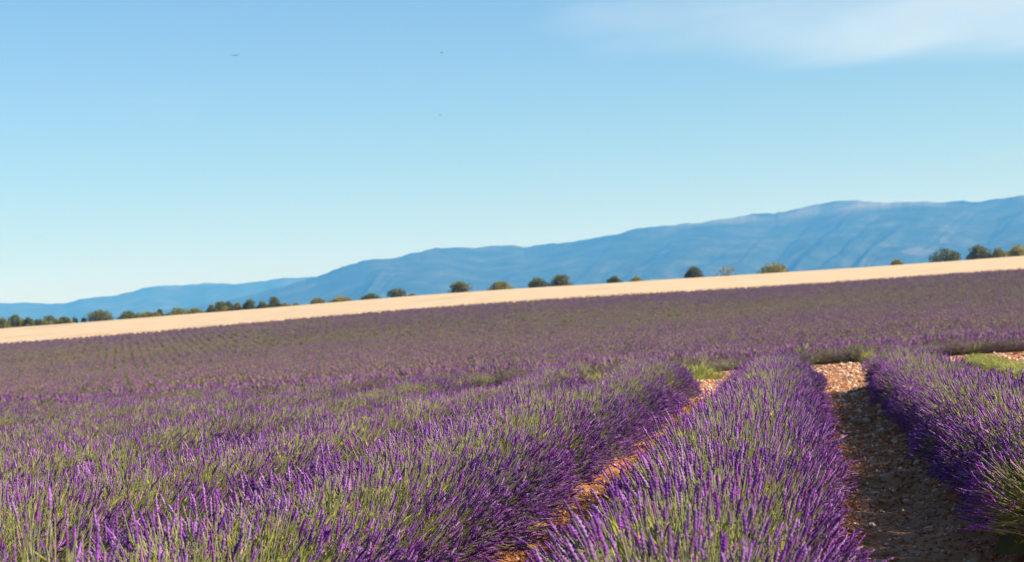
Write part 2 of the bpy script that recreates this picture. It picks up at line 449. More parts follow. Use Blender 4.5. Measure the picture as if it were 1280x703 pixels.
def tubes_geo(P0, P1, P2, r0, r1, cols, ns=3, segs=3):
    """bezier tubes"""
    n = len(P0); ts = np.linspace(0, 1, segs)
    C = np.stack([(1 - t) ** 2 * P0 + 2 * t * (1 - t) * P1 + t * t * P2 for t in ts], 1)      # n,segs,3
    T = P2 - P0; T = T / np.linalg.norm(T, axis=1)[:, None]
    A, B = frames(T)
    rad = (r0[:, None] + (r1 - r0)[:, None] * ts[None, :])
    ang = np.arange(ns) / ns * 2 * math.pi
    V = C[:, :, None, :] + rad[:, :, None, None] * (np.cos(ang)[None, None, :, None] * A[:, None, None, :] + np.sin(ang)[None, None, :, None] * B[:, None, None, :])
    idx = np.arange(n * segs * ns).reshape(n, segs, ns); nxt = np.roll(idx, -1, 2)
    Fq = np.stack([idx[:, :-1], nxt[:, :-1], nxt[:, 1:], idx[:, 1:]], -1).reshape(-1, 4)
    tint = np.repeat(cols, segs * ns, axis=0)
    return V.reshape(-1, 3), Fq, tint

def blades_geo(P, D, L, W, cols, r, twist=None):
    """narrow leaves: a folded quad each"""
    n = len(P)
    A, B = frames(D)
    a = r.random((n, 1)) * 6.28
    S = np.cos(a) * A + np.sin(a) * B
    bend = np.cross(S, D) * r.normal(0, 0.12, (n, 1))
    v0 = P; v1 = P + D * L[:, None] * 0.5 + S * W[:, None]; v2 = P + (D + bend) * L[:, None]; v3 = P + D * L[:, None] * 0.5 - S * W[:, None]
    V = np.stack([v0, v1, v2, v3], 1).reshape(-1, 3)
    Fq = np.arange(n * 4).reshape(n, 4)
    return V, Fq, np.repeat(cols, 4, axis=0)

def merge(parts):
    Vs, Fs, Ts, Ms = [], [], [], []; off = 0
    for V, Fq, T, mi in parts:
        Vs.append(V); Fs.append(Fq + off); Ts.append(T); Ms.append(np.full(len(Fq), mi)); off += len(V)
    return np.concatenate(Vs), np.concatenate(Fs), np.concatenate(Ts), np.concatenate(Ms)

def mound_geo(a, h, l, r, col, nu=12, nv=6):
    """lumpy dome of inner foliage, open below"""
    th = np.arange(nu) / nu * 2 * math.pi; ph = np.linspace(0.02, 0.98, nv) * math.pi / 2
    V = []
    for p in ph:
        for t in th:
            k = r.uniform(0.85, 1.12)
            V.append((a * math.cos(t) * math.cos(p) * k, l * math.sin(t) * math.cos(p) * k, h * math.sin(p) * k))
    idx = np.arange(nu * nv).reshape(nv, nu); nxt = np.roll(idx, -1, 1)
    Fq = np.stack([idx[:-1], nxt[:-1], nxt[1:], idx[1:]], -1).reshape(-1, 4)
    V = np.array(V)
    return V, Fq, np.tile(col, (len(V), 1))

def clump_parts(seed, n_stem=600, a=0.46, H=0.58, half_len=0.24, green=0.0, bare_top=0.50, nl=3600):
    """one 0.4 m stretch of a flowering row; x across the row, y along it"""
    r = np.random.default_rng(seed)
    n = n_stem
    phi = np.clip(np.concatenate([np.where(r.random(int(n * 0.78)) < 0.6, r.choice([-1.0, 1.0], int(n * 0.78)) * r.uniform(0.6, 1.48, int(n * 0.78)), r.uniform(-1.45, 1.45, int(n * 0.78))), r.normal(0, 0.55, n - int(n * 0.78))]), -1.48, 1.48)
    psi = r.normal(0, 0.30, n)
    base = np.stack([0.10 * np.sin(phi) + r.normal(0, 0.05, n), r.uniform(-half_len, half_len, n), r.uniform(0.03, 0.16, n)], 1)
    sx, cz = np.sin(phi), np.cos(phi)
    e = 2.3
    rad = 1.0 / ((np.abs(sx) / a) ** e + (np.abs(cz) / H) ** e) ** (1 / e)
    lump = 1 + 0.10 * np.sin(phi * 3.1 + r.uniform(0, 6)) + 0.05 * np.sin(phi * 7 + r.uniform(0, 6))
    depth = np.where(r.random(n) < 0.74, r.uniform(0.86, 1.04, n), r.uniform(0.62, 0.9, n))
    depth = np.where(r.random(n) < 0.03, depth * 1.10, depth)
    rad = rad * depth * lump
    D = np.stack([sx, 0.55 * np.sin(psi), cz], 1)
    P2 = np.stack([sx * rad, base[:, 1] + np.sin(psi) * rad * 0.5, 0.06 + cz * rad], 1)
    P2[:, 2] = np.maximum(P2[:, 2], 0.07 + 0.05 * r.random(n))
    mid = 0.5 * (base + P2) + np.stack([sx * 0.02, np.zeros(n), -0.015 + 0.05 * np.abs(sx)], 1) + r.normal(0, 0.012, (n, 3))
    T = P2 - mid; T[:, 2] += 0.10 * np.abs(sx) * np.linalg.norm(T, axis=1) + 0.02
    T += r.normal(0, 0.035, (n, 3))
    T /= np.linalg.norm(T, axis=1)[:, None]
    L = r.uniform(0.036, 0.068, n) * np.where(r.random(n) < 0.12, 0.6, 1)
    Rr = r.uniform(0.0040, 0.0060, n)
    has = r.random(n) > (0.06 + green + bare_top * (1 - sstep(0.40, 1.05, np.abs(phi))))
    scol = STEMS[r.integers(0, len(STEMS), n)] * r.uniform(0.75, 1.3, (n, 1))
    stems = tubes_geo(base, mid, P2, np.full(n, 0.0021), np.full(n, 0.0016), scol)
    sp = spikes_geo(P2[has], T[has], L[has], Rr[has], r)
    # leaves: along the lower half of the stems and over the mound
    k = r.integers(0, n, nl); t = (r.random(nl) ** 0.8 * (0.62 + 0.26 * (1 - sstep(0.5, 1.2, np.abs(phi[k])))))[:, None]
    LP = (1 - t) ** 2 * base[k] + 2 * t * (1 - t) * mid[k] + t * t * P2[k] + r.normal(0, 0.012, (nl, 3))
    LD = (P2[k] - base[k]); LD /= np.linalg.norm(LD, axis=1)[:, None]
    LD = LD + r.normal(0, 0.42, (nl, 3)); LD /= np.linalg.norm(LD, axis=1)[:, None]
    lcol = LEAVES[r.integers(0, len(LEAVES), nl)] * r.uniform(0.7, 1.3, (nl, 1))
    lv = blades_geo(LP, LD, r.uniform(0.03, 0.075, nl), r.uniform(0.0020, 0.0036, nl), lcol, r)
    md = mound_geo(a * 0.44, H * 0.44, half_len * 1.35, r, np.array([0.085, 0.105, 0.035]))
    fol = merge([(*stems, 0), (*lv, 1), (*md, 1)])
    return fol, sp

CLUMPS = []
for i in range(10):
    fol, sp = clump_parts(100 + i, green=(0.0, 0.0, 0.05, 0.0, 0.10, 0.0, 0.16, 0.03, 0, 0)[i], bare_top=0.54 if i < 8 else 0.05, n_stem=600 if i < 8 else 520, nl=3600 if i < 8 else 1100)
    CLUMPS.append((mesh_np('clump_foliage', fol[0], fol[1], [M_stem, M_leaf], fol[3], fol[2]),
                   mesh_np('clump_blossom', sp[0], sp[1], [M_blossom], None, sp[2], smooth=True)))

def place_clump(row, x, y, rz, sx, sy, sz, v):
    c = link('clump', CLUMPS[v][0], row)
    c.location = (x, y, 0); c.rotation_euler = (0, 0, rz); c.scale = (sx, sy, sz)
    link('blossom', CLUMPS[v][1], c)
    return c

def spike_mesh(seed):
    r = np.random.default_rng(seed)
    P = np.array([[0, 0, 0.0]]); T = np.array([[0, 0, 1.0]])
    s = spikes_geo(P, T, np.array([0.066]), np.array([0.0056]), r)
    st = tubes_geo(np.array([[0.0, 0, -0.30]]), np.array([[0.008, 0.004, -0.15]]), P, np.array([0.0018]), np.array([0.0014]), STEMS[:1])
    V, Fq, T_, mi = merge([(*s, 0), (*st, 1)])
    return mesh_np('flower_spike', V, Fq, [M_blossom, M_stem], mi, T_, smooth=True)
SPIKES = [spike_mesh(900 + i) for i in range(8)]

def row_h(y):
    return 1.06 - 0.22 * float(sstep(6, 22, y))

def lavender_row(k, y0, y1, label, hscale=1.0, wscale=1.0, spikes=0, spike_range=(4.5, 9.0)):
    x0 = ROW_X0 + k * ROW_PITCH + {0: -0.05, -1: -0.08}.get(k, 0)
    row = link('lavender_row', None, None, label, 'lavender row', 'long flowering lavender rows')
    row.location = (x0, y0, 0.03)
    rr = random.Random(500 + k)
    y = 0.0; n = y1 - y0
    ph = rr.uniform(0, 6)
    while y < n:
        endf = 1.0 - 0.22 * max(0.0, (y - (n - 0.7)) / 0.7)
        w = wscale * rr.uniform(0.90, 1.10) * (1 + 0.05 * math.sin(y * 0.9 + ph))
        h = hscale * row_h(y + y0) * rr.uniform(0.88, 1.08) * (1 + 0.05 * math.sin(y * 0.6 + ph * 2)) * endf
        rz = (0 if rr.random() < 0.5 else math.pi) + rr.uniform(-0.16, 0.16)
        place_clump(row, rr.gauss(0, 0.025), y, rz, w, rr.uniform(0.95, 1.2), h, rr.randrange(8))
        y += rr.uniform(0.30, 0.38)
    for yy, q in ((-0.05, math.pi / 2), (n - 0.1, -math.pi / 2)):          # flower-covered ends of the row
        place_clump(row, 0.0, yy, q, 0.75, 1.25, hscale * row_h(yy + y0) * 0.86, rr.choice((8, 9)))
    for j in range(spikes):                      # the largest single flower heads, standing proud of the row
        yy = rr.uniform(*spike_range) - y0
        phi = rr.uniform(-1.25, 1.25)
        rad = 1.0 / ((abs(math.sin(phi)) / (0.46 * wscale)) ** 2.3 + (math.cos(phi) / (0.58 * hscale * row_h(yy + y0))) ** 2.3) ** (1 / 2.3) * rr.uniform(0.93, 1.08)
        o = link('flower_spike', SPIKES[j % len(SPIKES)], row)
        o.location = (math.sin(phi) * rad, yy, 0.06 + math.cos(phi) * rad)
        d = Vector((math.sin(phi) + rr.gauss(0, 0.06), rr.gauss(0, 0.16), math.cos(phi) + 0.12))
        o.rotation_euler = d.to_track_quat('Z', 'Y').to_euler()
        s = rr.uniform(0.85, 1.15); o.scale = (s, s, s)
    return row

ROWS = {
    0: ('full purple lavender row between the two bare soil paths', 1.0, 1.05, 280, (4.3, 8.5)),
    1: ('full purple lavender row beyond the shaded path, beside the low green row', 0.98, 0.97, 200, (10, 15)),
    -1: ('wide lavender row with purple flank along the sunlit soil path', 1.03, 1.07, 280, (5.5, 11)),
    -2: ('lavender row directly behind the wide row along the sunlit path', 0.97, 1.02, 160, (8.5, 15)),
    -3: ('third lavender row counted from the sunlit soil path into the field', 1.0, 1.12, 0, None),
    -4: ('fourth lavender row counted from the sunlit soil path into the field', 1.0, 1.12, 0, None),
    -5: ('fifth lavender row counted from the sunlit soil path into the field', 1.0, 1.12, 0, None),
    -6: ('sixth lavender row counted from the sunlit soil path into the field', 1.0, 1.12, 0, None),
    -7: ('outermost visible lavender row, seventh from the sunlit soil path', 1.0, 1.12, 0, None),
}
for k, (lab, hs, ws, nsp, srange) in ROWS.items():
    x = ROW_X0 + k * ROW_PITCH
    y0 = 2.6 if k in (0,) else max(2.6, (abs(x) - 1.6) / 0.46 if x < 0 else 9.35)
    lavender_row(k, y0, ROW_END + {-1: -0.9, 0: -0.3}.get(k, random.Random(k).uniform(-0.5, 0.4)), lab, hs, ws, nsp, srange or (0, 1))

# crosswise row on the far edge of the stony track
cross = link('lavender_row', None, None, 'low lavender row running crosswise along the far edge of the stony track', 'lavender row')
cross.location = (0, TRACK_FAR + 0.6, 0)
cx = -18.5
rr = random.Random(77)
while cx < 9.0:
    c = place_clump(cross, cx, rr.gauss(0, 0.08) + 0.012 * 0, math.pi / 2 * rr.choice((1, -1)) + rr.uniform(-.2, .2), rr.uniform(0.85, 1.05), rr.uniform(0.95, 1.2), rr.uniform(0.32, 0.58), rr.choice((8, 9)))
    cx += rr.choice((0.36, 0.40, 0.44, 0.5, 0.62))

# low unflowered green plants: at the row ends and all along the row beyond the right-hand one
def tuft_mesh(seed, n=2600):
    r = np.random.default_rng(seed)
    th = r.random(n) * 6.28; p = np.arccos(r.random(n)) ; k = r.uniform(0.45, 0.9, n)
    D = np.stack([np.sin(p) * np.cos(th), np.sin(p) * np.sin(th), np.cos(p)], 1)
    lum = 1 + 0.12 * np.sin(3 * th + seed) + 0.08 * np.sin(5 * th)
    P = D * k[:, None] * np.array([0.34, 0.34, 0.26]) * lum[:, None]
    DD = D + np.array([0, 0, 0.5]) + r.normal(0, 0.25, (n, 3)); DD /= np.linalg.norm(DD, axis=1)[:, None]
    col = np.array([[0.42, 0.42, 0.13], [0.36, 0.38, 0.10], [0.48, 0.46, 0.17], [0.29, 0.33, 0.085]])[r.integers(0, 4, n)] * r.uniform(0.8, 1.2, (n, 1))
    b = blades_geo(P, DD, r.uniform(0.05, 0.12, n), r.uniform(0.0025, 0.005, n), col, r)
    md = mound_geo(0.24, 0.17, 0.24, r, np.array([0.24, 0.26, 0.075]))
    V, Fq, T, mi = merge([(*b, 0), (*md, 0)])
    return mesh_np('green_tuft', V, Fq, [M_leaf], None, T)
TUFTS = [tuft_mesh(40 + i) for i in range(4)]

def green_plant(x, y, sx, sy, sz, v, label, parent=None, group=None):
    o = link('green_bush' if parent is None else 'tuft', TUFTS[v], parent, label, 'bush' if parent is None else None, group)
    o.location = (x, y, ground_at(x, y) - 0.02) if parent is None else (x, y, 0)
    o.scale = (sx, sy, sz); o.rotation_euler = (0, 0, random.uniform(0, 6))
    return o
def row_x(k): return ROW_X0 + k * ROW_PITCH
green_plant(row_x(-1) + 0.02, 33.4, 1.2, 1.6, 1.15, 0, 'low yellow-green bush on bare soil where the wide lavender row stops')
green_plant(row_x(-2) + 0.0, 33.0, 1.05, 1.2, 0.9, 1, 'pale green bush half hidden behind lavender tops, by a patch of soil')
green_plant(row_x(1) - 0.10, 36.2, 0.55, 0.55, 0.9, 2, 'small bright green bush on the far edge of the stony track')
lowrow = link('green_row', None, None, 'row of low unflowered green plants beyond the full lavender row, by bare soil', 'plant row')
lowrow.location = (row_x(2), 10.0, 0.02)
yy = 0.0
while yy < 23.2:
    green_plant(random.gauss(0, 0.05), yy, random.uniform(0.75, 0.95), random.uniform(0.75, 0.95), random.uniform(0.42, 0.66), random.randrange(4), None, lowrow)
    yy += random.uniform(0.42, 0.55)

# ------------------------------------------------------------------ stones and gravel
def stone_mesh(seed):
    r = random.Random(seed)
    V = []
    nu, nv = 7, 4
    ax, ay, az = r.uniform(0.75, 1.2), r.uniform(0.7, 1.1), r.uniform(0.45, 0.75)
    for j in range(nv):
        p = -math.pi / 2 + (j + 0.5) / nv * math.pi
        for i in range(nu):
            t = i / nu * 2 * math.pi + 0.4 * j
            k = r.uniform(0.78, 1.18)
            V.append((ax * math.cos(p) * math.cos(t) * k, ay * math.cos(p) * math.sin(t) * k, az * math.sin(p) * k))
    F = []
    for j in range(nv - 1):
        for i in range(nu):
            F.append((j * nu + i, j * nu + (i + 1) % nu, (j + 1) * nu + (i + 1) % nu, (j + 1) * nu + i))
    me = bpy.data.meshes.new('stone')
    F.append(tuple(range((nv - 1) * nu, nv * nu))); F.append(tuple(reversed(range(nu))))
    me.from_pydata(V, [], F); me.materials.append(M_stone); me.update()
    return me
STONES = [stone_mesh(i) for i in range(8)]
def path_point(r):
    """x across a path, y along"""
    w = r.random()
    if w < 0.46:
        return ROW_X0 + 0.5 * ROW_PITCH + r.uniform(-0.42, 0.42), 7.5 + (ROW_END - 7.5) * r.random()
    if w < 0.72:
        return ROW_X0 - 0.5 * ROW_PITCH + r.uniform(-0.42, 0.42), 7.0 + (ROW_END - 7.0) * r.random()
    return r.uniform(-3.0, 3.4), r.uniform(ROW_END - 0.3, TRACK_FAR)
r_ = random.Random(5)
for i in range(300):
    x, y = path_point(r_)
    s = r_.choice((0.012, 0.018, 0.022, 0.03)) * r_.uniform(0.8, 1.3) * (1.0 + 0.028 * max(0, y - 9))
    o = link('stone', STONES[i % 8], ground)
    o.location = (x, y, ground_at(x, y) + s * 0.18)
    o.rotation_euler = (r_.uniform(-.4, .4), r_.uniform(-.4, .4), r_.uniform(0, 6.28)); o.scale = (s, s, s)

n = 30000
r = np.random.default_rng(8)
gx = np.concatenate([ROW_X0 + 0.5 * ROW_PITCH * np.where(r.random(18000) < 0.55, 1, -1) + r.uniform(-0.5, 0.5, 18000), r.uniform(-6.0, 4.2, 12000)])
gy = np.concatenate([6.5 + (ROW_END - 6.5) * r.random(18000), r.uniform(ROW_END - 0.6, TRACK_FAR + 0.3, 12000)])
gs = r.uniform(0.005, 0.014, n) * (1 + 0.05 * np.maximum(0, gy - 9)) * np.where(r.random(n) < 0.12, 1.7, 1)
gh = ground_height(gx, gy)
octv = np.array([[1, 0, 0], [0, 1, 0], [-1, 0, 0], [0, -1, 0], [0.2, 0.1, 0.75], [0, 0, -0.6]], float)
octf = np.array([[0, 1, 4], [1, 2, 4], [2, 3, 4], [3, 0, 4], [1, 0, 5], [2, 1, 5], [3, 2, 5], [0, 3, 5]])
ang = r.random(n) * 6.28
jit = octv[None] * r.uniform(0.6, 1.35, (n, 6, 1)) * gs[:, None, None]
ca, sa = np.cos(ang)[:, None], np.sin(ang)[:, None]
V = np.stack([jit[:, :, 0] * ca - jit[:, :, 1] * sa + gx[:, None], jit[:, :, 0] * sa + jit[:, :, 1] * ca + gy[:, None], jit[:, :, 2] + (gh + gs * 0.15)[:, None]], -1).reshape(-1, 3)
Fg = (octf[None] + (np.arange(n) * 6)[:, None, None]).reshape(-1, 3)
pale = r.random(n) < 0.13 + 0.55 * sstep(ROW_END - 2, ROW_END + 1, gy)
fm_ = np.repeat(np.where(pale, 0, 1), 8)
link('gravel', mesh_np('gravel', V, Fg, [M_stone, M_soil], fm_), kind='stuff', label='loose pale gravel and red clods scattered over the soil paths', cat='gravel')
# dry stems and fallen blossom littering the paths
n = 1500
lx = ROW_X0 + 0.5 * ROW_PITCH * np.where(r.random(n) < 0.55, 1, -1) + r.uniform(-0.55, 0.55, n); ly = 6.5 + (ROW_END - 6.5) * r.random(n)
lz = ground_height(lx, ly) + 0.012
la = r.random(n) * 6.28
LD = np.stack([np.cos(la), np.sin(la), r.normal(0, 0.12, n)], 1)
lc = np.array([[0.42, 0.33, 0.19], [0.30, 0.22, 0.13], [0.22, 0.12, 0.24]])[r.integers(0, 3, n)]
lg = blades_geo(np.stack([lx, ly, lz], -1), LD, r.uniform(0.03, 0.13, n), r.uniform(0.0015, 0.004, n), lc, r)
link('plant_litter', mesh_np('plant_litter', lg[0], lg[1], [M_leaf], None, lg[2]), kind='stuff', label='dry stems and fallen petals littering the soil paths', cat='litter')

# ------------------------------------------------------------------ far lavender field: bushes in rows across the dip
def far_bush_mesh(seed, green, gmul):
    r = np.random.default_rng(seed)
    n = 150
    th = r.random(n) * 6.28; p = np.arccos(1 - r.random(n) * 0.92)
    D = np.stack([np.sin(p) * np.cos(th), np.sin(p) * np.sin(th), np.cos(p)], 1)
    S = np.array([0.52, 0.52, 0.54]); k = r.uniform(0.72, 1.0, n)
    P = D * S * k[:, None]
    DD = D + np.array([0, 0, 0.35]) + r.normal(0, .1, (n, 3)); DD /= np.linalg.norm(DD, axis=1)[:, None]
    pc = (PURPLES[r.integers(0, len(PURPLES), n)] * 0.76 + np.array([0.040, 0.022, 0.008])) * r.uniform(0.65, 1.1, (n, 1))
    keep = r.random(n) > green * np.where(np.abs(p) > 0.75, 1.0, 0.55)
    sp = blades_geo(P[keep], DD[keep], r.uniform(0.08, 0.14, n)[keep], r.uniform(0.011, 0.02, n)[keep], pc[keep], r)
    m = 150
    th = r.random(m) * 6.28; p = np.arccos(1 - r.random(m) * 0.98)
    D = np.stack([np.sin(p) * np.cos(th), np.sin(p) * np.sin(th), np.cos(p)], 1)
    P = D * S * r.uniform(0.45, 0.72, m)[:, None]
    gc = np.concatenate([STEMS, LEAVES])[r.integers(0, 8, m)] * r.uniform(0.5, 0.9, (m, 1)) * gmul
    gb = blades_geo(P, D, r.uniform(0.16, 0.26, m), r.uniform(0.012, 0.024, m), gc, r)
    md = mound_geo(0.32, 0.38, 0.32, r, np.array([0.10, 0.115, 0.045]), 9, 5)
    V, Fq, T, mi = merge([(*sp, 0), (*gb, 1), (*md, 1)])
    return mesh_np('lavender_bush', V, Fq, [M_blossom, M_leaf], mi, T)

FAR_DIR = pix_dir(150, 420); far_az = math.atan2(FAR_DIR.x, FAR_DIR.y)
fd = np.array([math.sin(far_az), math.cos(far_az)]); fn = np.array([fd[1], -fd[0]])
src = []
for i, g in enumerate((0.30, 0.60, 0.86, 0.97)):
    lab = ('thickly flowering purple lavender bush at the top edge of the far field below the wheat',
           'purple lavender bush with green sides at the top edge of the far field',
           'half green lavender bush at the top edge of the far field below the wheat',
           'mostly green lavender bush at the top edge of the far field below the wheat')[i]
    xs = (-70.0, -20.0, 15.0, 40.0)[i]; ys = 478.5
    o = link('lavender_bush', far_bush_mesh(60 + i, g, (0.80, 0.88, 1.05, 1.25)[i]), None, lab, 'bush', 'bushes of the far lavender field')
    o.location = (xs, ys, ground_at(xs, ys))
    src.append(o)

pts = []
a_ = np.arange(60, 560, 0.78)
for s in np.arange(-420, 620, 1.62):
    base = np.outer(a_, fd) + s * fn
    base = base + rng.normal(0, 0.27, base.shape)
    x, y = base[:, 0], base[:, 1]
    th = np.arctan2(x, y)
    ok = (y > 50) & (y < 478 + 1.2 * np.sin(x * 0.05)) & (th > R(-27)) & (th < R(10.5))
    pts.append(base[ok])
pts = np.concatenate(pts)
patch = fbm2(pts[:, 0], pts[:, 1] * 0.5, 0.05, 5, 4)
fine = rng.random(len(pts))
hole = (pts[:, 1] > 110) & (fbm2(pts[:, 0] + 90, pts[:, 1], 0.12, 55, 3) > 0.30) | (pts[:, 1] > 110) & (rng.random(len(pts)) < 0.015)
pts = pts[~hole]; patch = patch[~hole]; fine = fine[~hole]
depth_green = 0.52 * (1 - sstep(370, 460, pts[:, 1]))
gsel = np.clip(0.16 + depth_green + 1.0 * patch + 0.95 * (fine - 0.5) - 0.75 * (1 - sstep(45, 90, pts[:, 1])), 0, 0.999)
vidx = np.digitize(gsel, [0.18, 0.42, 0.72]).astype(np.int32)
npt = len(pts)
fz = ground_height(pts[:, 0], pts[:, 1])
fm = bpy.data.meshes.new('far_lavender')
fm.vertices.add(npt); fm.vertices.foreach_set('co', np.stack([pts[:, 0], pts[:, 1], fz], -1).astype(np.float32).ravel())
a = fm.attributes.new('pick', 'INT', 'POINT'); a.data.foreach_set('value', vidx)
a = fm.attributes.new('turn', 'FLOAT', 'POINT'); a.data.foreach_set('value', (rng.random(npt) * 6.28).astype(np.float32))
a = fm.attributes.new('size', 'FLOAT', 'POINT'); a.data.foreach_set('value', rng.uniform(0.78, 1.42, npt).astype(np.float32))
far = link('far_lavender', fm, kind='stuff', label='far slope covered with rows of purple and green lavender bushes', cat='lavender field')
ng = bpy.data.node_groups.new('scatter_bushes', 'GeometryNodeTree')
ng.interface.new_socket('Geometry', in_out='INPUT', socket_type='NodeSocketGeometry')
ng.interface.new_socket('Geometry', in_out='OUTPUT', socket_type='NodeSocketGeometry')
gn, gl = ng.nodes, ng.links
gi = gn.new('NodeGroupInput'); go = gn.new('NodeGroupOutput')
g2i = gn.new('GeometryNodeJoinGeometry')
for o in reversed(src):
    oi = gn.new('GeometryNodeObjectInfo'); oi.inputs['Object'].default_value = o; oi.inputs['As Instance'].default_value = True
    gl.new(oi.outputs['Geometry'], g2i.inputs[0])
iop = gn.new('GeometryNodeInstanceOnPoints'); iop.inputs['Pick Instance'].default_value = True
def named(nm, typ):
    q = gn.new('GeometryNodeInputNamedAttribute'); q.data_type = typ; q.inputs['Name'].default_value = nm
    return q.outputs['Attribute']
gl.new(gi.outputs[0], iop.inputs['Points']); gl.new(g2i.outputs[0], iop.inputs['Instance'])
gl.new(named('pick', 'INT'), iop.inputs['Instance Index'])
cxyz = gn.new('ShaderNodeCombineXYZ'); gl.new(named('turn', 'FLOAT'), cxyz.inputs['Z'])
e2r = gn.new('FunctionNodeEulerToRotation'); gl.new(cxyz.outputs[0], e2r.inputs[0]); gl.new(e2r.outputs[0], iop.inputs['Rotation'])
gl.new(named('size', 'FLOAT'), iop.inputs['Scale'])
gl.new(iop.outputs[0], go.inputs[0])
md = far.modifiers.new('scatter', 'NODES'); md.node_group = ng

# ------------------------------------------------------------------ wheat strip
wx = np.linspace(-330, 170, 110); wy = np.linspace(481, 628, 50)
WX, WY = np.meshgrid(wx, wy)
WY = WY + 1.2 * fbm2(WX, WX * 0, 0.05, 71, 3) * (WY < 485)
WZ = ground_height(WX, WY) + 0.45 + 0.12 * fbm2(WX, WY, 0.15, 72, 3)
WZ[0] = ground_height(WX[0], WY[0]) - 0.05
ids = np.arange(WX.size).reshape(WX.shape)
fw = np.stack([ids[:-1, :-1], ids[:-1, 1:], ids[1:, 1:], ids[1:, :-1]], -1).reshape(-1, 4)
wheat = link('wheat_field', mesh_np('wheat_field', np.stack([WX, WY, WZ], -1).reshape(-1, 3), fw, [M_wheat_base], smooth=True), kind='structure', label='pale ripe wheat strip above the far lavender')
n = 9000
x = r.uniform(-325, 165, n); y = 481.2 + 5 * r.random(n)
ok = np.abs(np.arctan2(x, y) + R(8.56)) < R(19); x, y = x[ok], y[ok]; n = len(x)
z = ground_height(x, y) + 0.35
D = np.stack([r.normal(0, .18, n), r.normal(0, .18, n), np.ones(n)], 1); D /= np.linalg.norm(D, axis=1)[:, None]
streak = fbm2(x, y, 0.06, 91, 3)
col = np.array([0.64, 0.49, 0.30])[None] * (1 + 0.25 * streak[:, None]) * r.uniform(0.85, 1.15, (n, 1))
b = blades_geo(np.stack([x, y, z], -1), D, r.uniform(0.2, 0.42, n), r.uniform(0.10, 0.22, n), col, r)
link('wheat_stalks', mesh_np('wheat_stalks', b[0], b[1], [M_wheat], None, b[2]), kind='stuff', label='standing ripe wheat stalks of the pale strip', cat='wheat')

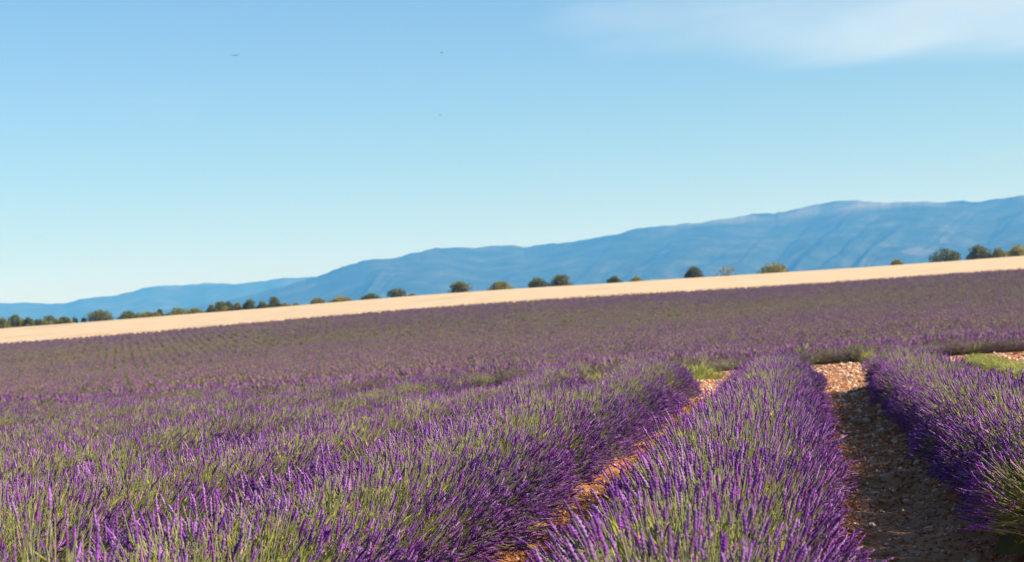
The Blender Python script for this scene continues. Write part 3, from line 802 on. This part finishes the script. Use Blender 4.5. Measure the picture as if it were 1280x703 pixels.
# ------------------------------------------------------------------ trees along the crest
def tree(u, w_px, v_top, label, group=None, tone=0, style='round', y=None, name='oak_tree'):
    y = y if y is not None else 694.0 + random.uniform(-8, 8)
    X = at_y(u, v_top, y)
    gzv = ground_at(X.x, y)
    Hh = max(1.4, X.z - gzv); Wd = w_px * y / F_PX * (1.36 if u < 260 else 1.16)
    r = np.random.default_rng(int(u * 7 + 3))
    t = link(name, None, None, label, 'tree' if name.endswith('tree') else 'shrub', group)
    t.location = (X.x, y, gzv)
    # trunk and limbs
    segs = []
    th = Hh * 0.42
    def seg(p, q, r0, r1): segs.append((np.array(p), np.array(q), r0, r1))
    if style != 'low':
        lean = r.normal(0, 0.06, 2) * Hh
        seg((0, 0, -0.3), (lean[0] * .5, lean[1] * .5, th * 0.6), Hh * 0.045, Hh * 0.035)
        seg((lean[0] * .5, lean[1] * .5, th * 0.6), (lean[0], lean[1], th * 1.2), Hh * 0.035, Hh * 0.022)
        for j in range(6):
            a = j / 6 * 6.28 + r.uniform(-.4, .4); q = r.uniform(.5, .8)
            seg((lean[0] * .6, lean[1] * .6, th * r.uniform(.5, 1.1)), (math.cos(a) * Wd * .36 * q, math.sin(a) * Wd * .36 * q, Hh * r.uniform(.55, .85)), Hh * 0.02, Hh * 0.008)
    else:
        for j in range(7):
            a = j / 7 * 6.28
            seg((0, 0, -0.2), (math.cos(a) * Wd * .35, math.sin(a) * Wd * .3, Hh * r.uniform(.5, .8)), Hh * 0.03, Hh * 0.01)
    P0 = np.array([s[0] for s in segs], float); P2 = np.array([s[1] for s in segs], float)
    g = tubes_geo(P0, (P0 + P2) / 2 + r.normal(0, 0.05, P0.shape), P2, np.array([s[2] for s in segs]), np.array([s[3] for s in segs]), np.tile([.1, .08, .06], (len(segs), 1)), ns=6, segs=4)
    link('trunk', mesh_np('trunk', g[0], g[1], [M_bark], smooth=True), t)
    # crown: leaf sprays around limb-end lobes
    nl = 13 if style == 'round' else 10
    lobes = []
    for j in range(nl):
        a = r.uniform(0, 6.28); q = math.sqrt(r.random()) * (0.36 if style != 'twiggy' else 0.42)
        zc = {'round': r.uniform(.28, .80), 'low': r.uniform(.22, .72), 'twiggy': r.uniform(.2, .85)}[style]
        shrink = 1.0 - 0.55 * max(0, zc - 0.5) / 0.3 * (q / 0.4)
        lobes.append((math.cos(a) * Wd * q * shrink, math.sin(a) * Wd * q * shrink * .8, Hh * zc, r.uniform(.12, .26) * (1 if style != 'twiggy' else .55)))
    lobes.append((0, 0, Hh * .80, .20)); lobes.append((Wd * .27, 0, Hh * .36, .23)); lobes.append((-Wd * .27, 0, Hh * .36, .23)); lobes.append((0, -Wd * .15, Hh * .34, .24))
    n = 2600 if style != 'twiggy' else 420
    li = r.integers(0, len(lobes), n); LB = np.array(lobes)[li]
    d = r.normal(0, 1, (n, 3)); d /= np.linalg.norm(d, axis=1)[:, None]
    rad = LB[:, 3:4] * r.random((n, 1)) ** 0.35
    P = LB[:, :3] + d * rad * np.array([Wd, Wd * .85, Hh * 0.95])
    keep = (P[:, 2] > 0.04 * Hh) & (P[:, 2] < Hh * 1.02); P = P[keep]; d = d[keep]; n = len(P)
    tones = [np.array([[.060, .072, .015], [.088, .094, .018], [.12, .112, .024], [.040, .054, .016]]),
             np.array([[.11, .115, .028], [.14, .135, .034], [.085, .10, .026], [.16, .15, .045]]),
             np.array([[.045, .062, .020], [.030, .044, .018], [.066, .080, .022], [.09, .092, .026]])][tone]
    col = tones[r.integers(0, 4, n)] * np.array([2.4, 2.25, 1.4]) * r.uniform(.55, 1.35, (n, 1))
    dd = d + r.normal(0, .6, (n, 3)); dd /= np.linalg.norm(dd, axis=1)[:, None]
    b = blades_geo(P, dd, r.uniform(.35, .7, n), r.uniform(.13, .24, n), col, r)
    link('crown', mesh_np('crown', b[0], b[1], [M_tree_leaf], None, b[2]), t)
    return t

GL = 'dark green trees of the dense line along the wheat edge'
TL = 'bushy dark green oak in the unbroken tree line along the wheat edge'
BL = 'olive green rounded shrub in the hedge bordering the wheat'
UL = 'low olive undergrowth filling a gap between oaks of the unbroken line'
UG = 'undergrowth between the oaks of the unbroken line'
TREES = [
    (3, 15, 397, 'small bushy oak tucked against the widest oak of the unbroken tree line', None, 0, 'round'),
    (19, 20, 393, 'widest bushy oak of the unbroken tree line ending at a thin wispy tree', None, 0, 'round'),
    (35, 13, 397, 'narrow bushy oak between the widest oak and the lowest bush of the line', None, 0, 'round'),
    (48, 14, 399, 'lowest bush in the unbroken tree line, squeezed between taller oaks', None, 0, 'low'),
    (62, 17, 394.5, 'tall rounded oak just past the lowest bush of the unbroken line', None, 0, 'round'),
    (79, 16, 396, 'rounded oak standing right next to the thin wispy tree', None, 0, 'round'),
    (11, 15, 400.5, UL, UG, 1, 'low'),
    (28, 15, 399.5, UL, UG, 1, 'low'),
    (42, 15, 401, UL, UG, 1, 'low'),
    (55, 15, 400, UL, UG, 1, 'low'),
    (71, 15, 399.5, UL, UG, 1, 'low'),
    (86, 15, 400.5, UL, UG, 1, 'low'),
    (93, 7, 395.5, 'thin wispy tree at the end of the tree line beside a gap', None, 2, 'twiggy'),
    (104, 6, 398, 'tiny dark bush beside the broad domed oak', None, 2, 'low'),
    (123, 32, 387.5, 'broad domed oak sloping down on its sunlit side, by a tiny bush', None, 0, 'round'),
    (160, 28, 388.5, 'wide dark rounded bush joined to a sunlit hedge', None, 2, 'low'),
    (184, 20, 389.5, BL, 'olive shrubs of the wheat hedge', 1, 'low'),
    (174, 16, 391.5, BL, 'olive shrubs of the wheat hedge', 1, 'low'),
    (194, 14, 390.5, BL, 'olive shrubs of the wheat hedge', 1, 'low'),
    (199, 9, 386.5, 'small dark pointed tree rising from the end of the hedge', None, 2, 'round'),
    (220, 27, 384.5, 'dome-shaped olive green oak just past the hedge', None, 1, 'round'),
    (244, 18, 385.5, 'smaller low dome-shaped shrub next to the olive oak', None, 1, 'low'),
    (264, 16, 381.5, 'low dark bush at the foot of the line that climbs to the tallest oak', None, 0, 'low'),
    (274, 14, 377.5, 'upright oak growing out of the low dark bush in the climbing line', None, 0, 'round'),
    (285, 14, 377, 'bushy oak between two equal neighbours in the climbing tree line', None, 0, 'round'),
    (297, 15, 378.5, 'olive-toned low bush pressed against the dark round oak', None, 1, 'low'),
    (280, 18, 383, 'low leafy bush at the base of the upright oaks in the climbing line', None, 1, 'low'),
    (311, 17, 374.5, 'dark round oak rising above the middle of the tree line', None, 2, 'round'),
    (327, 14, 377, 'lower bush filling the gap between dark round oak and tallest oak', None, 0, 'low'),
    (342, 19, 371, 'tallest oak at the end of the tree line, above low scrub', None, 0, 'round'),
    (356, 16, 379.5, 'low scrub touching the foot of the tallest oak', None, 1, 'low'),
    (370, 14, 379.5, 'flat low scrub trailing off, one step away from the tallest oak', None, 1, 'low'),
    (396, 22, 372.5, 'olive shrub with bumpy top in a two-shrub clump', None, 1, 'low'),
    (424, 32, 370.5, 'long low olive shrub, wider of the two-shrub clump', None, 1, 'low'),
    (463, 25, 367, 'low spreading dark bush leaning against a taller dark tree', None, 2, 'low'),
    (496, 29, 361, 'dark domed tree with a low bush spreading on one side', None, 2, 'round'),
    (515, 15, 367.5, 'very low green bush at the foot of the dark domed tree', None, 1, 'low'),
    (575, 28, 352, 'solitary conical green oak standing alone on the wheat edge', None, 0, 'round'),
    (626, 30, 351.5, 'solitary low wide oak with a small pointed top', None, 1, 'round'),
    (670, 25, 347, 'round dark oak, rounder one of the close pair', None, 2, 'round'),
    (697, 29, 344, 'ragged oak with notched top, taller one of the close pair', None, 0, 'round'),
    (768, 18, 345, 'small dark shrub with pointed top poking over the wheat crest', None, 2, 'low'),
    (795, 18, 346.5, 'flat low shrub barely showing over the wheat crest', None, 1, 'low'),
    (866, 22, 334, 'compact round dark bush, perfectly ball-shaped, on the wheat crest', None, 2, 'round'),
    (907, 32, 333.5, 'sparse twiggy shrub with one tall thin shoot', None, 1, 'twiggy'),
    (965, 37, 328, 'wide low green bush rising to a peak on bare crest', None, 1, 'low'),
    (1121, 15, 324.5, 'tiny flat green shrub alone on the crest below the pale clearing', None, 1, 'low'),
    (1181, 33, 309.5, 'big dense oak, dark on one side and yellow-green on the other', None, 2, 'round'),
    (1222, 26, 306.5, 'spiky-topped bushy tree standing clear beside the big dense oak', None, 0, 'round'),
    (1247, 18, 309.5, 'small round olive bush between two larger bushes', None, 1, 'round'),
    (1271, 30, 305.5, 'broad yellow-green oak ending the row beyond the small olive bush', None, 1, 'round'),
]
for (u, w, v, lab, grp, tone, style) in TREES:
    tree(u, w, v, lab, grp, tone, style, name='shrub' if style != 'round' else 'oak_tree')

# ------------------------------------------------------------------ birds
def bird(u, v, dist, span, heading, bank, flap, label):
    d = pix_dir(u, v); p = Vector((0, 0, CAM_H)) + d * (dist / d.length)
    root = link('bird', None, None, label, 'bird')
    root.location = p; root.rotation_euler = (bank, 0, heading)
    s = span
    # body: spindle along y
    ts = np.linspace(0, 1, 9); rad = np.array([.004, .022, .036, .042, .040, .034, .022, .012, .006]) * s * 1.2
    V = []; nu = 8
    for t, q in zip(ts, rad):
        for i in range(nu):
            a = i / nu * 6.28; V.append((q * math.cos(a), (0.24 - t * 0.48) * s, q * math.sin(a)))
    idx = np.arange(9 * nu).reshape(9, nu); nx_ = np.roll(idx, -1, 1)
    Fq = np.stack([idx[:-1], nx_[:-1], nx_[1:], idx[1:]], -1).reshape(-1, 4)
    link('body', mesh_np('bird_body', np.array(V), Fq, [M_bird], smooth=True), root)
    tail = np.array([(-.02, -.20, 0), (.02, -.20, 0), (.055, -.36, 0.004), (0, -.31, .004), (-.055, -.36, .004)]) * s
    me = bpy.data.meshes.new('tail'); top = [tuple(q) for q in tail]; bot = [(q[0], q[1], q[2] - .006 * s) for q in tail]
    me.from_pydata(top + bot, [], [(0, 1, 2, 3, 4), (9, 8, 7, 6, 5)] + [(i, (i + 1) % 5 + 0, (i + 1) % 5 + 5, i + 5) for i in range(5)]); me.materials.append(M_bird)
    link('tail', me, root)
    for sd in (1, -1):
        out = [(.02, .10, 0), (.20, .13, 1), (.38, .04, 1.5), (.5, -.10, 1.7), (.36, -.07, 1.5), (.18, -.04, 1), (.02, -.08, 0)]
        top = [(sd * q[0] * s, q[1] * s, q[2] * .10 * flap * s + .012 * s) for q in out]
        bot = [(q[0], q[1], q[2] - .012 * s) for q in top]
        m = len(out)
        me = bpy.data.meshes.new('wing')
        me.from_pydata(top + bot, [], [tuple(range(m)), tuple(reversed(range(m, 2 * m)))] + [(i, (i + 1) % m, (i + 1) % m + m, i + m) for i in range(m)])
        me.materials.append(M_bird)
        link('wing', me, root)
bird(294, 69.5, 70, 0.33, R(8.5), 0.35, 0.3, 'tiny dark bird gliding with both wings spread flat, seen edge-on')
bird(552, 66.5, 85, 0.22, R(80), 0.5, 1.2, 'tiny dark bird high in the sky above another one')
bird(550, 144, 95, 0.22, R(-70), -0.3, 1.0, 'tiny dark bird flying lower, straight under another one')
bird(374, 213, 150, 0.24, R(15), 0.2, 0.3, 'faint speck of a bird low over the mountains, paler and lower than the others')

# ------------------------------------------------------------------ haze
hz_m, N, L = nmat('haze_air')
out = N.new('ShaderNodeOutputMaterial')
pv = N.new('ShaderNodeVolumePrincipled')
pv.inputs['Color'].default_value = (0.082, 0.40, 1.0, 1)
pv.inputs['Absorption Color'].default_value = (1, 1, 1, 1)
pv.inputs['Density'].default_value = 0.000086
pv.inputs['Anisotropy'].default_value = 0.0
L.new(pv.outputs[0], out.inputs['Volume'])
hx0, hx1, hy0, hy1, hz0, hz1 = -20500, 20500, -4000, 20500, -63, 860
hv = [(x, y, z) for x in (hx0, hx1) for y in (hy0, hy1) for z in (hz0, hz1)]
hf = [(0, 1, 3, 2), (4, 6, 7, 5), (0, 4, 5, 1), (2, 3, 7, 6), (0, 2, 6, 4), (1, 5, 7, 3)]
me = bpy.data.meshes.new('haze'); me.from_pydata(hv, [], hf); me.materials.append(hz_m); me.update()
link('haze', me, kind='stuff', label='thin blue summer haze over the plain', cat='haze')
